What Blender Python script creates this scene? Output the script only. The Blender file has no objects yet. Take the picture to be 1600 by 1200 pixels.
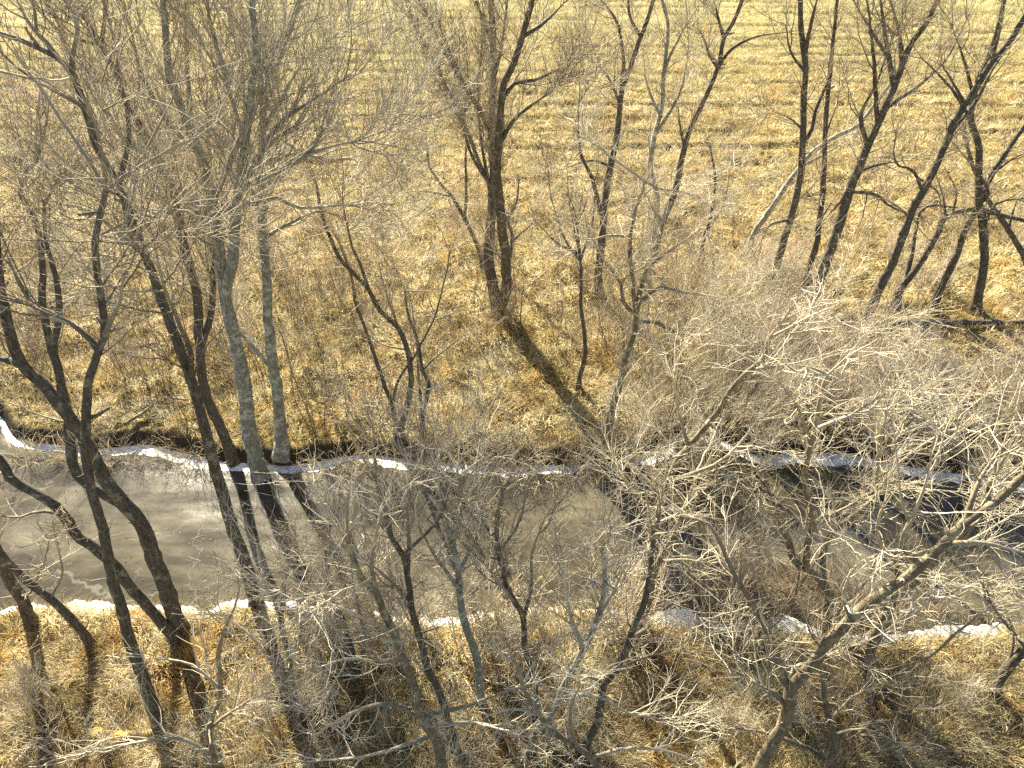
import bpy, math, random
import numpy as np

# ------------------------------------------------------------------ camera, sky, sun
scene = bpy.context.scene
COL = scene.collection
CAM_H, PITCH, FPX = 20.0, math.radians(39.0), 1130.0
SUN_EL, SUN_AZ = math.radians(35.0), math.radians(-27.6)      # azimuth clockwise from +Y

cam_d = bpy.data.cameras.new('camera')
cam_d.sensor_fit = 'HORIZONTAL'
cam_d.angle = 2 * math.atan(800.0 / FPX)
cam_d.clip_start, cam_d.clip_end = 0.1, 3000.0
cam = bpy.data.objects.new('camera', cam_d)
COL.objects.link(cam)
cam.location = (0, 0, CAM_H)
cam.rotation_euler = (math.pi / 2 - PITCH, 0, 0)
scene.camera = cam

world = bpy.data.worlds.new('World')
scene.world = world
world.use_nodes = True
wn = world.node_tree.nodes
sky = wn.new('ShaderNodeTexSky')
sky.sky_type = 'NISHITA'
sky.sun_disc = False
sky.sun_elevation = SUN_EL
sky.sun_rotation = SUN_AZ % (2 * math.pi)
wn['Background'].inputs['Strength'].default_value = 0.05
world.node_tree.links.new(sky.outputs[0], wn['Background'].inputs['Color'])

sun_d = bpy.data.lights.new('sun', 'SUN')
sun_d.energy = 5.0
sun_d.angle = math.radians(0.5)
sun_d.color = (1.0, 0.945, 0.74)
sun = bpy.data.objects.new('sun', sun_d)
COL.objects.link(sun)
ce = math.cos(SUN_EL)
SUNV = np.array([math.sin(SUN_AZ) * ce, math.cos(SUN_AZ) * ce, math.sin(SUN_EL)])
from mathutils import Vector
sun.rotation_euler = Vector(SUNV).to_track_quat('Z', 'Y').to_euler()

scene.view_settings.view_transform = 'Standard'
scene.view_settings.look = 'None'
scene.view_settings.gamma = 1.0
scene.view_settings.exposure = 2.2
scene.cycles.max_bounces = 5
scene.cycles.diffuse_bounces = 2
scene.cycles.glossy_bounces = 2
scene.cycles.transmission_bounces = 2
scene.cycles.use_denoising = False

rng = np.random.default_rng(7)
CT, ST = math.cos(PITCH), math.sin(PITCH)


def ray(px, py):
    """direction of the photograph's pixel (1600 x 1200)"""
    x, y = (px - 800.0) / FPX, (600.0 - py) / FPX
    return np.array([x, CT + y * ST, -ST + y * CT])


def ground_at(px, py, z=0.0):
    d = ray(px, py)
    t = (z - CAM_H) / d[2]
    return np.array([d[0] * t, d[1] * t, z])


# ------------------------------------------------------------------ noise
def vnoise(x, y, seed=0):
    xi, yi = np.floor(x).astype(np.int64), np.floor(y).astype(np.int64)
    fx, fy = x - xi, y - yi
    fx, fy = fx * fx * (3 - 2 * fx), fy * fy * (3 - 2 * fy)

    def h(a, b):
        n = (a * 374761393 + b * 668265263 + seed * 1442695041) & 0x7fffffff
        n = ((n ^ (n >> 13)) * 1274126177) & 0x7fffffff
        return ((n ^ (n >> 16)) & 0xffff) / 65535.0
    return ((h(xi, yi) * (1 - fx) + h(xi + 1, yi) * fx) * (1 - fy)
            + (h(xi, yi + 1) * (1 - fx) + h(xi + 1, yi + 1) * fx) * fy)


def fbm(x, y, seed=0, octs=4):
    s, a, n = 0.0, 1.0, 0.0
    for o in range(octs):
        s = s + a * vnoise(x * 2 ** o, y * 2 ** o, seed + o * 17)
        n += a
        a *= 0.5
    return s / n


# ------------------------------------------------------------------ ground shape
ICE_Z = -0.62
FAR_PX = [(-700, 640), (-300, 640), (-60, 640), (0, 662), (15, 690), (40, 701), (100, 704), (130, 712), (180, 707), (230, 703), (270, 713), (330, 728),
          (400, 733), (450, 736), (500, 728), (560, 719), (620, 724), (680, 730), (740, 735), (800, 740), (860, 735), (930, 735),
          (1000, 722), (1040, 700), (1062, 684), (1090, 680), (1130, 696), (1170, 716), (1200, 722), (1240, 716), (1290, 716),
          (1340, 720), (1400, 735), (1500, 750), (1600, 762), (1900, 775), (2400, 790)]
NEAR_PX = [(-900, 965), (-300, 965), (0, 957), (40, 950), (120, 947), (200, 953), (300, 955), (390, 942), (440, 947), (500, 950), (560, 962), (640, 975),
           (700, 973), (760, 963), (830, 957), (900, 962), (960, 964), (1020, 975), (1100, 986), (1150, 983), (1200, 984), (1260, 994),
           (1320, 1000), (1370, 1003), (1410, 995), (1450, 990), (1520, 988), (1600, 976), (1900, 965), (2600, 965)]
FAR_W = np.array([ground_at(x, y, ICE_Z)[:2] for x, y in FAR_PX])
NEAR_W = np.array([ground_at(x, y, ICE_Z)[:2] for x, y in NEAR_PX])


def y_far(x):
    return np.interp(x, FAR_W[:, 0], FAR_W[:, 1]) + 0.10 * (fbm(x * 1.3, x * 0 + 3.3, 5) - 0.5)


def y_near(x):
    return np.interp(x, NEAR_W[:, 0], NEAR_W[:, 1]) + 0.14 * (fbm(x * 1.5, x * 0 + 9.1, 6) - 0.5)


def smooth(a):
    a = np.clip(a, 0, 1)
    return a * a * (3 - 2 * a)


def ruts(x, y):
    """shallow broken ruts and mowing lines of the field, 0..1"""
    w = y + 2.2 * (fbm(x * 0.03, y * 0.02, 31, 3) - 0.5) + 0.02 * x
    c = np.abs(((w / 3.1) % 1.0) - 0.5) * 2
    g = smooth((c - 0.74) / 0.12)
    g = g * smooth((fbm(x * 0.07, np.floor(w / 3.1 + .5) * 3.7, 33, 3) - 0.42) * 9)
    return g * smooth((y - 44) / 5.0)


def gz(x, y, micro=True):
    x, y = np.asarray(x, float), np.asarray(y, float)
    df, dn = y - y_far(x), y_near(x) - y
    d = np.maximum(df, dn)                                   # > 0 on land
    lip = 0.55 + 0.45 * fbm(x * 0.5, y * 0.5, 11)
    up = smooth((d + 0.05) / lip)
    z = -0.85 + up * 0.85
    land = smooth(d / 1.2)
    hum = (fbm(x * 0.28, y * 0.28, 21, 3) - 0.5) * 0.5
    hum = hum + (fbm(x * 0.9, y * 0.9, 23, 3) - 0.5) * 0.6
    far = smooth((y - 46) / 12.0)
    z = z + land * hum * (1 - 0.6 * far)
    # mown rows of the field beyond the trees
    w = y + 1.6 * (fbm(x * 0.03, y * 0.05, 31, 3) - 0.5) + 0.012 * x
    z = z - ruts(x, y) * 0.5
    if micro:
        z = z + land * (fbm(x * 2.6, y * 2.6, 41, 3) - 0.5) * 0.30
    return z


# ------------------------------------------------------------------ meshes from arrays
def mesh_obj(name, verts, faces, mat, parent=None, attrs=None, smooth_shade=True, loc=None):
    """faces: list of integer arrays (n,3) or (n,4)"""
    me = bpy.data.meshes.new(name)
    verts = np.ascontiguousarray(verts, dtype=np.float32)
    me.vertices.add(len(verts))
    me.vertices.foreach_set('co', verts.ravel())
    flat = np.concatenate([f.ravel() for f in faces]).astype(np.int32)
    sizes = np.concatenate([np.full(len(f), f.shape[1], np.int32) for f in faces])
    starts = np.concatenate([[0], np.cumsum(sizes)[:-1]]).astype(np.int32)
    me.loops.add(len(flat))
    me.loops.foreach_set('vertex_index', flat)
    me.polygons.add(len(sizes))
    me.polygons.foreach_set('loop_start', starts)
    try:
        me.polygons.foreach_set('loop_total', sizes)
    except Exception:
        pass
    me.update(calc_edges=True)
    if smooth_shade:
        me.polygons.foreach_set('use_smooth', np.ones(len(sizes), bool))
    for k, v in (attrs or {}).items():
        a = me.attributes.new(k, 'FLOAT', 'POINT')
        a.data.foreach_set('value', np.ascontiguousarray(v, dtype=np.float32))
    if mat is not None:
        me.materials.append(mat)
    o = bpy.data.objects.new(name, me)
    COL.objects.link(o)
    if parent is not None:
        o.parent = parent
    if loc is not None:
        o.location = loc
    return o


def empty(name, loc, label, cat, group=None):
    o = bpy.data.objects.new(name, None)
    COL.objects.link(o)
    o.location = loc
    o.empty_display_size = 0.3
    tag(o, label, cat, group)
    return o


def tag(o, label=None, cat=None, group=None, kind=None):
    if label:
        o['label'] = label
    if cat:
        o['category'] = cat
    if group:
        o['group'] = group
    if kind:
        o['kind'] = kind
    return o


def norm(v):
    return v / np.maximum(np.linalg.norm(v, axis=-1, keepdims=True), 1e-9)


def tubes(P, R, sides, lump=0.0):
    """P (n,k,3), R (n,k) -> verts, quads, thickness attr, random attr"""
    n, k, _ = P.shape
    T = np.empty_like(P)
    T[:, 1:-1] = P[:, 2:] - P[:, :-2]
    T[:, 0] = P[:, 1] - P[:, 0]
    T[:, -1] = P[:, -1] - P[:, -2]
    T = norm(T)
    ref = np.zeros((n, 1, 3))
    mean = norm(T.mean(1, keepdims=True))
    ax = np.argmin(np.abs(mean[:, 0]), axis=1)
    ref[np.arange(n), 0, ax] = 1.0
    U = norm(np.cross(T, np.broadcast_to(ref, T.shape)))
    V = np.cross(T, U)
    ang = np.arange(sides) * 2 * math.pi / sides
    rr = R[:, :, None]
    if lump:
        rr = rr * (1 + lump * rng.standard_normal((n, k, sides)))
    verts = (P[:, :, None, :] + (rr * np.cos(ang))[..., None] * U[:, :, None, :]
             + (rr * np.sin(ang))[..., None] * V[:, :, None, :])
    idx = np.arange(n * k * sides).reshape(n, k, sides)
    a, b = idx[:, :-1], idx[:, 1:]
    an, bn = np.roll(a, -1, axis=2), np.roll(b, -1, axis=2)
    quads = np.stack([a, an, bn, b], axis=-1).reshape(-1, 4)
    thick = np.repeat(R.reshape(n * k), sides)
    rnd = np.repeat(rng.random(n), k * sides)
    return verts.reshape(-1, 3), quads, thick, rnd


class Bag:
    def __init__(self):
        self.v, self.f, self.t, self.r, self.n = [], [], [], [], 0

    def add(self, P, R, sides, lump=0.0):
        if len(P) == 0:
            return
        v, q, t, r = tubes(P, R, sides, lump)
        self.v.append(v)
        self.f.append(q + self.n)
        self.t.append(t)
        self.r.append(r)
        self.n += len(v)

    def build(self, name, mat, parent=None, origin=(0, 0, 0)):
        v = np.concatenate(self.v) - np.asarray(origin)
        return mesh_obj(name, v, [np.concatenate(self.f)], mat, parent,
                        {'thick': np.concatenate(self.t), 'rnd': np.concatenate(self.r)})


# ------------------------------------------------------------------ materials
def new_mat(name):
    m = bpy.data.materials.new(name)
    m.use_nodes = True
    nt = m.node_tree
    return m, nt, nt.nodes['Principled BSDF'], nt.links


def ramp(nt, stops):
    r = nt.nodes.new('ShaderNodeValToRGB')
    e = r.color_ramp.elements
    while len(e) < len(stops):
        e.new(0.5)
    for i, (p, c) in enumerate(stops):
        e[i].position = p
        e[i].color = (*c, 1)
    return r


def noise(nt, scale, detail=4.0, vec=None, rough=0.6):
    n = nt.nodes.new('ShaderNodeTexNoise')
    n.inputs['Scale'].default_value = scale
    n.inputs['Detail'].default_value = detail
    n.inputs['Roughness'].default_value = rough
    if vec is not None:
        nt.links.new(vec, n.inputs['Vector'])
    return n


def mix(nt, fac, a, b, mode='MIX'):
    m = nt.nodes.new('ShaderNodeMix')
    m.data_type = 'RGBA'
    m.blend_type = mode
    for sock, val in ((m.inputs[0], fac), (m.inputs[6], a), (m.inputs[7], b)):
        if isinstance(val, (int, float)):
            sock.default_value = val
        elif isinstance(val, tuple):
            sock.default_value = (*val, 1)
        else:
            nt.links.new(val, sock)
    return m.outputs[2]


def attr(nt, name):
    a = nt.nodes.new('ShaderNodeAttribute')
    a.attribute_name = name
    return a.outputs['Fac']


def maprange(nt, v, a, b, c=0.0, d=1.0):
    n = nt.nodes.new('ShaderNodeMapRange')
    nt.links.new(v, n.inputs[0])
    for i, x in enumerate((a, b, c, d)):
        n.inputs[i + 1].default_value = x
    return n.outputs[0]


def geom_pos(nt):
    return nt.nodes.new('ShaderNodeNewGeometry').outputs['Position']


def bump(nt, h, strength, dist, bsdf):
    b = nt.nodes.new('ShaderNodeBump')
    b.inputs['Strength'].default_value = strength
    b.inputs['Distance'].default_value = dist
    nt.links.new(h, b.inputs['Height'])
    nt.links.new(b.outputs[0], bsdf.inputs['Normal'])


def wood_mat(name, bark_a, bark_b, lichen, twig_a, twig_b, lich_amt=0.55):
    m, nt, bs, L = new_mat(name)
    p = geom_pos(nt)
    st = nt.nodes.new('ShaderNodeMapping')
    st.inputs['Scale'].default_value = (1, 1, 0.25)
    L.new(p, st.inputs['Vector'])
    n1 = noise(nt, 16, 5, st.outputs[0], 0.7)
    n2 = noise(nt, 3.5, 5, p, 0.65)
    bark = mix(nt, maprange(nt, n1.outputs[0], 0.35, 0.65), bark_a, bark_b)
    bark = mix(nt, maprange(nt, n2.outputs[0], lich_amt, lich_amt + 0.12), bark, lichen)
    tw = mix(nt, attr(nt, 'rnd'), twig_a, twig_b)
    col = mix(nt, maprange(nt, attr(nt, 'thick'), 0.012, 0.055), tw, bark)
    L.new(col, bs.inputs['Base Color'])
    bs.inputs['Roughness'].default_value = 0.8
    bs.inputs['Specular IOR Level'].default_value = 0.3
    bump(nt, n1.outputs[0], 0.7, 0.03, bs)
    return m


W_DARK = wood_mat('bark_dark', (0.042, 0.034, 0.025), (0.14, 0.118, 0.088), (0.26, 0.24, 0.16), (0.13, 0.098, 0.066), (0.60, 0.50, 0.345), 0.545)
W_GREY = wood_mat('bark_grey_lichen', (0.13, 0.125, 0.10), (0.28, 0.27, 0.22), (0.44, 0.44, 0.36), (0.22, 0.175, 0.125), (0.74, 0.65, 0.48), 0.50)
W_PALE = wood_mat('bark_pale_yellow', (0.09, 0.07, 0.045), (0.24, 0.19, 0.12), (0.33, 0.30, 0.18), (0.34, 0.27, 0.18), (0.76, 0.66, 0.48), 0.52)
W_RED = wood_mat('bark_reddish', (0.042, 0.034, 0.026), (0.125, 0.10, 0.076), (0.18, 0.16, 0.12), (0.13, 0.092, 0.068), (0.54, 0.43, 0.32), 0.62)
W_BRUSH = wood_mat('brush_brown', (0.10, 0.07, 0.045), (0.18, 0.13, 0.09), (0.24, 0.19, 0.12), (0.16, 0.105, 0.06), (0.33, 0.24, 0.15), 0.6)
W_STRAW = wood_mat('cane_straw', (0.3, 0.22, 0.13), (0.40, 0.31, 0.19), (0.42, 0.36, 0.22), (0.36, 0.27, 0.16), (0.58, 0.47, 0.30), 0.6)
W_PINK = wood_mat('twig_pinkish', (0.13, 0.095, 0.075), (0.22, 0.17, 0.13), (0.28, 0.25, 0.18), (0.34, 0.26, 0.185), (0.78, 0.67, 0.51), 0.6)


def ground_mat():
    m, nt, bs, L = new_mat('dry_grass_ground')
    p = geom_pos(nt)
    big = noise(nt, 0.16, 4, p)
    mid = noise(nt, 0.9, 5, p, 0.65)
    fine = noise(nt, 9, 6, p, 0.75)
    col = ramp(nt, [(0.30, (0.04, 0.027, 0.010)), (0.46, (0.14, 0.10, 0.035)), (0.60, (0.37, 0.29, 0.12)), (0.74, (0.60, 0.50, 0.27))])
    L.new(fine.outputs[0], col.inputs[0])
    c = mix(nt, maprange(nt, mid.outputs[0], 0.5, 0.7, 0, 0.5), col.outputs[0], (0.40, 0.26, 0.08))
    sep = nt.nodes.new('ShaderNodeSeparateXYZ')
    L.new(p, sep.inputs[0])
    gfac = nt.nodes.new('ShaderNodeMath')
    gfac.operation = 'MULTIPLY'
    L.new(maprange(nt, sep.outputs['Y'], 55, 95), gfac.inputs[0])
    L.new(maprange(nt, big.outputs[0], 0.40, 0.62, 0.15, 0.85), gfac.inputs[1])
    c = mix(nt, gfac.outputs[0], c, mix(nt, fine.outputs[0], (0.20, 0.17, 0.06), (0.52, 0.45, 0.22)))
    # bare dark soil of the banks
    soil = attr(nt, 'soil')
    c = mix(nt, soil, c, mix(nt, fine.outputs[0], (0.025, 0.018, 0.012), (0.10, 0.075, 0.05)))
    L.new(c, bs.inputs['Base Color'])
    bs.inputs['Roughness'].default_value = 0.95
    bs.inputs['Specular IOR Level'].default_value = 0.1
    bump(nt, fine.outputs[0], 1.0, 0.12, bs)
    return m


def grass_mat(name, stops, ochre, green):
    m, nt, bs, L = new_mat(name)
    p = geom_pos(nt)
    r = ramp(nt, stops)
    L.new(attr(nt, 'rnd'), r.inputs[0])
    mid = noise(nt, 0.55, 5, p, 0.65)
    big = noise(nt, 0.13, 3, p)
    c = mix(nt, maprange(nt, mid.outputs[0], 0.49, 0.64, 0, 0.75), r.outputs[0], ochre)
    pat = noise(nt, 0.33, 5, p, 0.7)
    c = mix(nt, maprange(nt, pat.outputs[0], 0.53, 0.66, 0, 0.65), c, (0.215, 0.15, 0.06))
    c = mix(nt, maprange(nt, pat.outputs[0], 0.47, 0.34, 0, 0.55), c, (0.74, 0.665, 0.46))
    sep = nt.nodes.new('ShaderNodeSeparateXYZ')
    L.new(p, sep.inputs[0])
    gf = nt.nodes.new('ShaderNodeMath')
    gf.operation = 'MULTIPLY'
    L.new(maprange(nt, sep.outputs['Y'], 55, 95, 0.12, 1), gf.inputs[0])
    L.new(maprange(nt, big.outputs[0], 0.42, 0.6, 0.05, 0.9), gf.inputs[1])
    c = mix(nt, gf.outputs[0], c, green)
    L.new(c, bs.inputs['Base Color'])
    bs.inputs['Roughness'].default_value = 0.7
    bs.inputs['Specular IOR Level'].default_value = 0.25
    tr = nt.nodes.new('ShaderNodeBsdfTranslucent')
    L.new(c, tr.inputs['Color'])
    ms = nt.nodes.new('ShaderNodeMixShader')
    ms.inputs[0].default_value = 0.3
    L.new(bs.outputs[0], ms.inputs[1])
    L.new(tr.outputs[0], ms.inputs[2])
    L.new(ms.outputs[0], nt.nodes['Material Output'].inputs['Surface'])
    return m


def ice_mat():
    m, nt, bs, L = new_mat('creek_ice')
    p = geom_pos(nt)
    st = nt.nodes.new('ShaderNodeMapping')
    st.inputs['Scale'].default_value = (0.35, 1.0, 1)
    st.inputs['Rotation'].default_value = (0, 0, 0.15)
    L.new(p, st.inputs['Vector'])
    a = noise(nt, 0.7, 7, st.outputs[0], 0.68)
    b = noise(nt, 7, 6, p, 0.7)
    r = ramp(nt, [(0.32, (0.020, 0.018, 0.012)), (0.45, (0.042, 0.034, 0.020)), (0.56, (0.078, 0.064, 0.039)), (0.72, (0.14, 0.12, 0.08))])
    L.new(a.outputs[0], r.inputs[0])
    c = mix(nt, maprange(nt, b.outputs[0], 0.35, 0.75, 0, 0.55), r.outputs[0], (0.05, 0.044, 0.03))
    wp = nt.nodes.new('ShaderNodeVectorMath')
    wp.operation = 'MULTIPLY_ADD'
    nw = noise(nt, 0.9, 3, p)
    L.new(nw.outputs['Color'], wp.inputs[0])
    wp.inputs[1].default_value = (1.3, 1.3, 0)
    L.new(p, wp.inputs[2])
    sp = nt.nodes.new('ShaderNodeTexVoronoi')
    sp.feature = 'DISTANCE_TO_EDGE'
    sp.inputs['Scale'].default_value = 0.33
    L.new(wp.outputs[0], sp.inputs['Vector'])
    c = mix(nt, maprange(nt, sp.outputs['Distance'], 0.005, 0.001, 0, 0.22), c, (0.34, 0.33, 0.29))
    cl = noise(nt, 0.28, 4, p, 0.6)
    c = mix(nt, maprange(nt, cl.outputs[0], 0.52, 0.68, 0, 0.5), c, (0.19, 0.17, 0.13))
    L.new(c, bs.inputs['Base Color'])
    L.new(maprange(nt, a.outputs[0], 0.3, 0.7, 0.05, 0.16), bs.inputs['Roughness'])
    bs.inputs['Specular IOR Level'].default_value = 0.32
    bump(nt, b.outputs[0], 0.05, 0.006, bs)
    return m


def frost_mat():
    m, nt, bs, L = new_mat('frosted_ice')
    p = geom_pos(nt)
    b = noise(nt, 2.6, 7, p, 0.75)
    r = ramp(nt, [(0.3, (0.16, 0.155, 0.14)), (0.5, (0.62, 0.63, 0.62)), (0.7, (0.85, 0.85, 0.83))])
    L.new(b.outputs[0], r.inputs[0])
    L.new(r.outputs[0], bs.inputs['Base Color'])
    bs.inputs['Roughness'].default_value = 0.55
    bump(nt, b.outputs[0], 0.5, 0.04, bs)
    return m


# ------------------------------------------------------------------ ground, ice
def build_ground():
    ys = [-60.0, -30.0, -10.0, 0.0]
    y, st = 2.0, 0.16
    while y < 130:
        ys.append(y)
        y += max(0.085, 0.0068 * max(y - 4, 0) * (0.75 if y < 30 else 1.0))
    ys += [140, 160, 200, 280, 420, 700, 1100, 1800]
    ys = np.array(ys)
    us = np.linspace(-1, 1, 620)
    Y, Uu = np.meshgrid(ys, us, indexing='ij')
    X = Uu * (26 + 0.85 * np.maximum(Y, 0))
    Z = gz(X, Y)
    nr, nc = Y.shape
    idx = np.arange(nr * nc).reshape(nr, nc)
    q = np.stack([idx[:-1, :-1], idx[:-1, 1:], idx[1:, 1:], idx[1:, :-1]], -1).reshape(-1, 4)
    o = mesh_obj('ground', np.stack([X, Y, Z], -1).reshape(-1, 3), [q], ground_mat(), None,
                 {'soil': np.maximum(1 - smooth((np.maximum(Y - y_far(X), y_near(X) - Y) - 0.50) / 0.45), 0.95 * ruts(X, Y)).ravel()})
    tag(o, kind='structure')


def build_ice():
    xs = np.arange(-42, 42, 0.25)
    ts = np.linspace(0, 1, 14)
    yn, yf = y_near(xs) - 0.5, y_far(xs) + 0.5
    Xg = np.repeat(xs[:, None], len(ts), 1)
    Yg = yn[:, None] * (1 - ts) + yf[:, None] * ts
    Zg = np.full_like(Xg, ICE_Z)
    idx = np.arange(Xg.size).reshape(Xg.shape)
    q = np.stack([idx[:-1, :-1], idx[1:, :-1], idx[1:, 1:], idx[:-1, 1:]], -1).reshape(-1, 4)
    o = mesh_obj('frozen_water', np.stack([Xg, Yg, Zg], -1).reshape(-1, 3), [q], ice_mat())
    tag(o, kind='structure')
    fm = frost_mat()
    for nm, edge, sgn, seed, wid in (('far_shore_ice', y_far, -1, 51, 0.26), ('near_shore_ice', y_near, 1, 57, 0.20)):
        xs = np.arange(-40, 40, 0.05)
        e = edge(xs) - sgn * 0.25
        w = wid * (0.25 + 1.3 * fbm(xs * 0.7, xs * 0 + 1.7, seed, 4)) * np.clip((xs + 21) / 8, .3, 1)
        w = w * smooth((fbm(xs * 0.6, xs * 0 + 7.7, seed + 3, 3) - 0.22) * 6) + 0.30 * (fbm(xs * 4.5, xs * 0 + 2.2, seed + 5, 5) - 0.5)
        if sgn > 0:     # broad white shelves on the near shore at the right
            w = w + 0.55 * np.exp(-((xs - 5.6) / 1.0) ** 2) + 0.6 * np.exp(-((xs - 8.9) / 0.7) ** 2)
        else:           # white tongue in the little bay of the far shore
            w = w + 0.5 * np.exp(-((xs - 6.2) / 0.8) ** 2) + 0.12 * np.exp(-((xs - 12.6) / 1.6) ** 2)
        w = w + 0.25
        ts = np.linspace(0, 1, 5)
        Xg = np.repeat(xs[:, None], 5, 1)
        Yg = e[:, None] + sgn * w[:, None] * ts
        Zg = ICE_Z + 0.012 + 0.05 * (1 - ts)[None, :] + 0 * Xg
        idx = np.arange(Xg.size).reshape(Xg.shape)
        q = np.stack([idx[:-1, :-1], idx[1:, :-1], idx[1:, 1:], idx[:-1, 1:]], -1).reshape(-1, 4)
        if sgn < 0:
            q = q[:, ::-1]
        o = mesh_obj(nm, np.stack([Xg, Yg, Zg], -1).reshape(-1, 3), [q], fm)
        tag(o, kind='structure')


# ------------------------------------------------------------------ grass blades (uncountable)
def blades(name, n, ymin, ymax, length, width, tilt, mat, power=1.35, keep=None, lift=0.0):
    u = rng.random(int(n))
    a, b = ymin ** (1 - power), ymax ** (1 - power)
    y = (a + u * (b - a)) ** (1 / (1 - power))
    x = (rng.random(len(y)) * 2 - 1) * (7 + 0.80 * y)
    d = np.maximum(y - y_far(x), y_near(x) - y)
    ok = d > np.where(y > y_near(x) + 2, 0.6 + 0.7 * fbm(x * 0.8, x * 0 + 4.4, 77, 2), 0.1)
    if keep is not None:
        ok &= keep(x, y, d)
    x, y, d = x[ok], y[ok], d[ok]
    ok = rng.random(len(x)) > ruts(x, y) * 0.95
    x, y, d = x[ok], y[ok], d[ok]
    n = len(x)
    sc = np.maximum(1.0, np.hypot(y, CAM_H) / 26.0) ** 0.65
    ln = length * (0.45 + 1.0 * rng.random(n)) * sc
    wd = width * (0.6 + 0.8 * rng.random(n)) * sc
    # combed in patches: neighbouring stems lie the same way
    az = fbm(x * 0.5, y * 0.5, 71, 3) * 14 + rng.normal(0, 0.9, n)
    el = np.clip(rng.normal(tilt, 0.35, n), 0.03, 1.45)
    D = np.stack([np.cos(az) * np.cos(el), np.sin(az) * np.cos(el), np.sin(el)], -1)
    S = np.stack([-np.sin(az), np.cos(az), rng.normal(0, 0.5, n)], -1)
    S = norm(S)
    B = np.stack([x, y, gz(x, y) + lift], -1)
    mid = B + D * (ln * 0.55)[:, None]
    D2 = norm(D + np.array([0, 0, -0.55]))
    tip = mid + D2 * (ln * 0.45)[:, None]
    v = np.stack([B - S * wd[:, None] * .5, B + S * wd[:, None] * .5,
                  mid + S * wd[:, None] * .4, mid - S * wd[:, None] * .4, tip], 1).reshape(-1, 3)
    i0 = np.arange(n)[:, None] * 5
    q = i0 + np.array([[0, 1, 2, 3]])
    t = i0 + np.array([[3, 2, 4]])
    clump = fbm(x * 1.6, y * 1.6, 81, 2)
    rv = np.clip(0.55 * rng.random(n) + 0.9 * (clump - 0.5) + 0.25, 0, 1)
    o = mesh_obj(name, v, [q, t], mat, None, {'rnd': np.repeat(rv, 5)}, smooth_shade=False)
    tag(o, None, None, None, 'stuff')
    return o


def ice_litter(mat):
    n = 2600
    x = rng.uniform(-17, 24, n)
    f = np.where(rng.random(n) < .6, rng.random(n) ** 4.5 * .5, 1 - rng.random(n) ** 4.5 * .5)
    y = y_near(x) + (y_far(x) - y_near(x)) * f
    az = rng.random(n) * 6.28
    stick = rng.random(n) < .35
    l = np.where(stick, rng.uniform(.12, .5, n), rng.uniform(.02, .05, n))
    w = np.where(stick, .006, rng.uniform(.012, .03, n))
    D = np.stack([np.cos(az), np.sin(az), rng.normal(0, .06, n)], -1) * l[:, None]
    S = np.stack([-np.sin(az), np.cos(az), rng.normal(0, .25, n)], -1) * w[:, None]
    B = np.stack([x, y, np.full(n, ICE_Z + .022)], -1)
    v = np.stack([B - D, B + S, B + D, B - S], 1).reshape(-1, 3)
    q = np.arange(n)[:, None] * 4 + np.array([[0, 1, 2, 3]])
    o = mesh_obj('leaf_litter', v, [q], mat, None, {'rnd': np.repeat(rng.random(n) * .45, 4)}, smooth_shade=False)
    tag(o, kind='stuff')


STRAW = [(0.08, (0.075, 0.052, 0.016)), (0.33, (0.33, 0.24, 0.09)), (0.55, (0.58, 0.46, 0.225)), (0.9, (0.82, 0.72, 0.49))]


def build_grass():
    gm = grass_mat('dry_grass', STRAW, (0.50, 0.29, 0.055), (0.44, 0.42, 0.18))
    blades('matted_dry_grass', 560000, 5.5, 70, 0.40, 0.022, 0.42, gm)
    blades('standing_dry_grass', 150000, 5.5, 60, 0.55, 0.018, 0.95, gm,
           keep=lambda x, y, d: fbm(x * 0.45, y * 0.45, 91, 3) > 0.50)
    wm = grass_mat('dead_weeds', [(0.1, (0.07, 0.045, 0.025)), (0.5, (0.17, 0.115, 0.06)), (0.9, (0.45, 0.36, 0.22))], (0.30, 0.17, 0.05), (0.2, 0.17, 0.07))
    ice_litter(wm)
    blades('dead_weed_stalks', 90000, 5.5, 60, 0.85, 0.016, 0.85, wm,
           keep=lambda x, y, d: fbm(x * 0.3, y * 0.3, 95, 4) > 0.47)
    blades('field_stubble', 330000, 55, 125, 0.22, 0.018, 0.9, gm, power=1.2,
           keep=lambda x, y, d: np.sin((y + 2.2 * fbm(x * 0.03, y * 0.02, 31, 3) + 0.02 * x) * 2 * math.pi / 1.55) * fbm(x * 0.02, y * 0.09, 99, 3) + 4.0 * fbm(x * 0.1, y * 0.25, 97, 4) > 1.75)


# ------------------------------------------------------------------ branching
def resample(pts, k):
    pts = np.asarray(pts, float)
    if len(pts) > 2:                                         # Catmull-Rom
        P = np.vstack([2 * pts[0] - pts[1], pts, 2 * pts[-1] - pts[-2]])
        out = []
        for i in range(1, len(P) - 2):
            t = np.linspace(0, 1, 9)[:-1, None]
            a, b, c, d = P[i - 1], P[i], P[i + 1], P[i + 2]
            out.append(0.5 * (2 * b + (c - a) * t + (2 * a - 5 * b + 4 * c - d) * t ** 2 + (3 * b - a - 3 * c + d) * t ** 3))
        pts = np.vstack(out + [pts[-1:]])
    s = np.concatenate([[0], np.cumsum(np.linalg.norm(np.diff(pts[:, :3], axis=0), axis=1))])
    q = np.linspace(0, s[-1], k)
    return np.stack([np.interp(q, s, pts[:, j]) for j in range(pts.shape[1])], -1), s[-1]


def interp_path(P, R, i, t):
    k = P.shape[1]
    f = np.clip(t, 0, 0.9999) * (k - 1)
    j = f.astype(int)
    w = (f - j)[:, None]
    p = P[i, j] * (1 - w) + P[i, j + 1] * w
    T = norm(P[i, j + 1] - P[i, j])
    r = R[i, j] * (1 - w[:, 0]) + R[i, j + 1] * w[:, 0]
    return p, T, r


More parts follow.
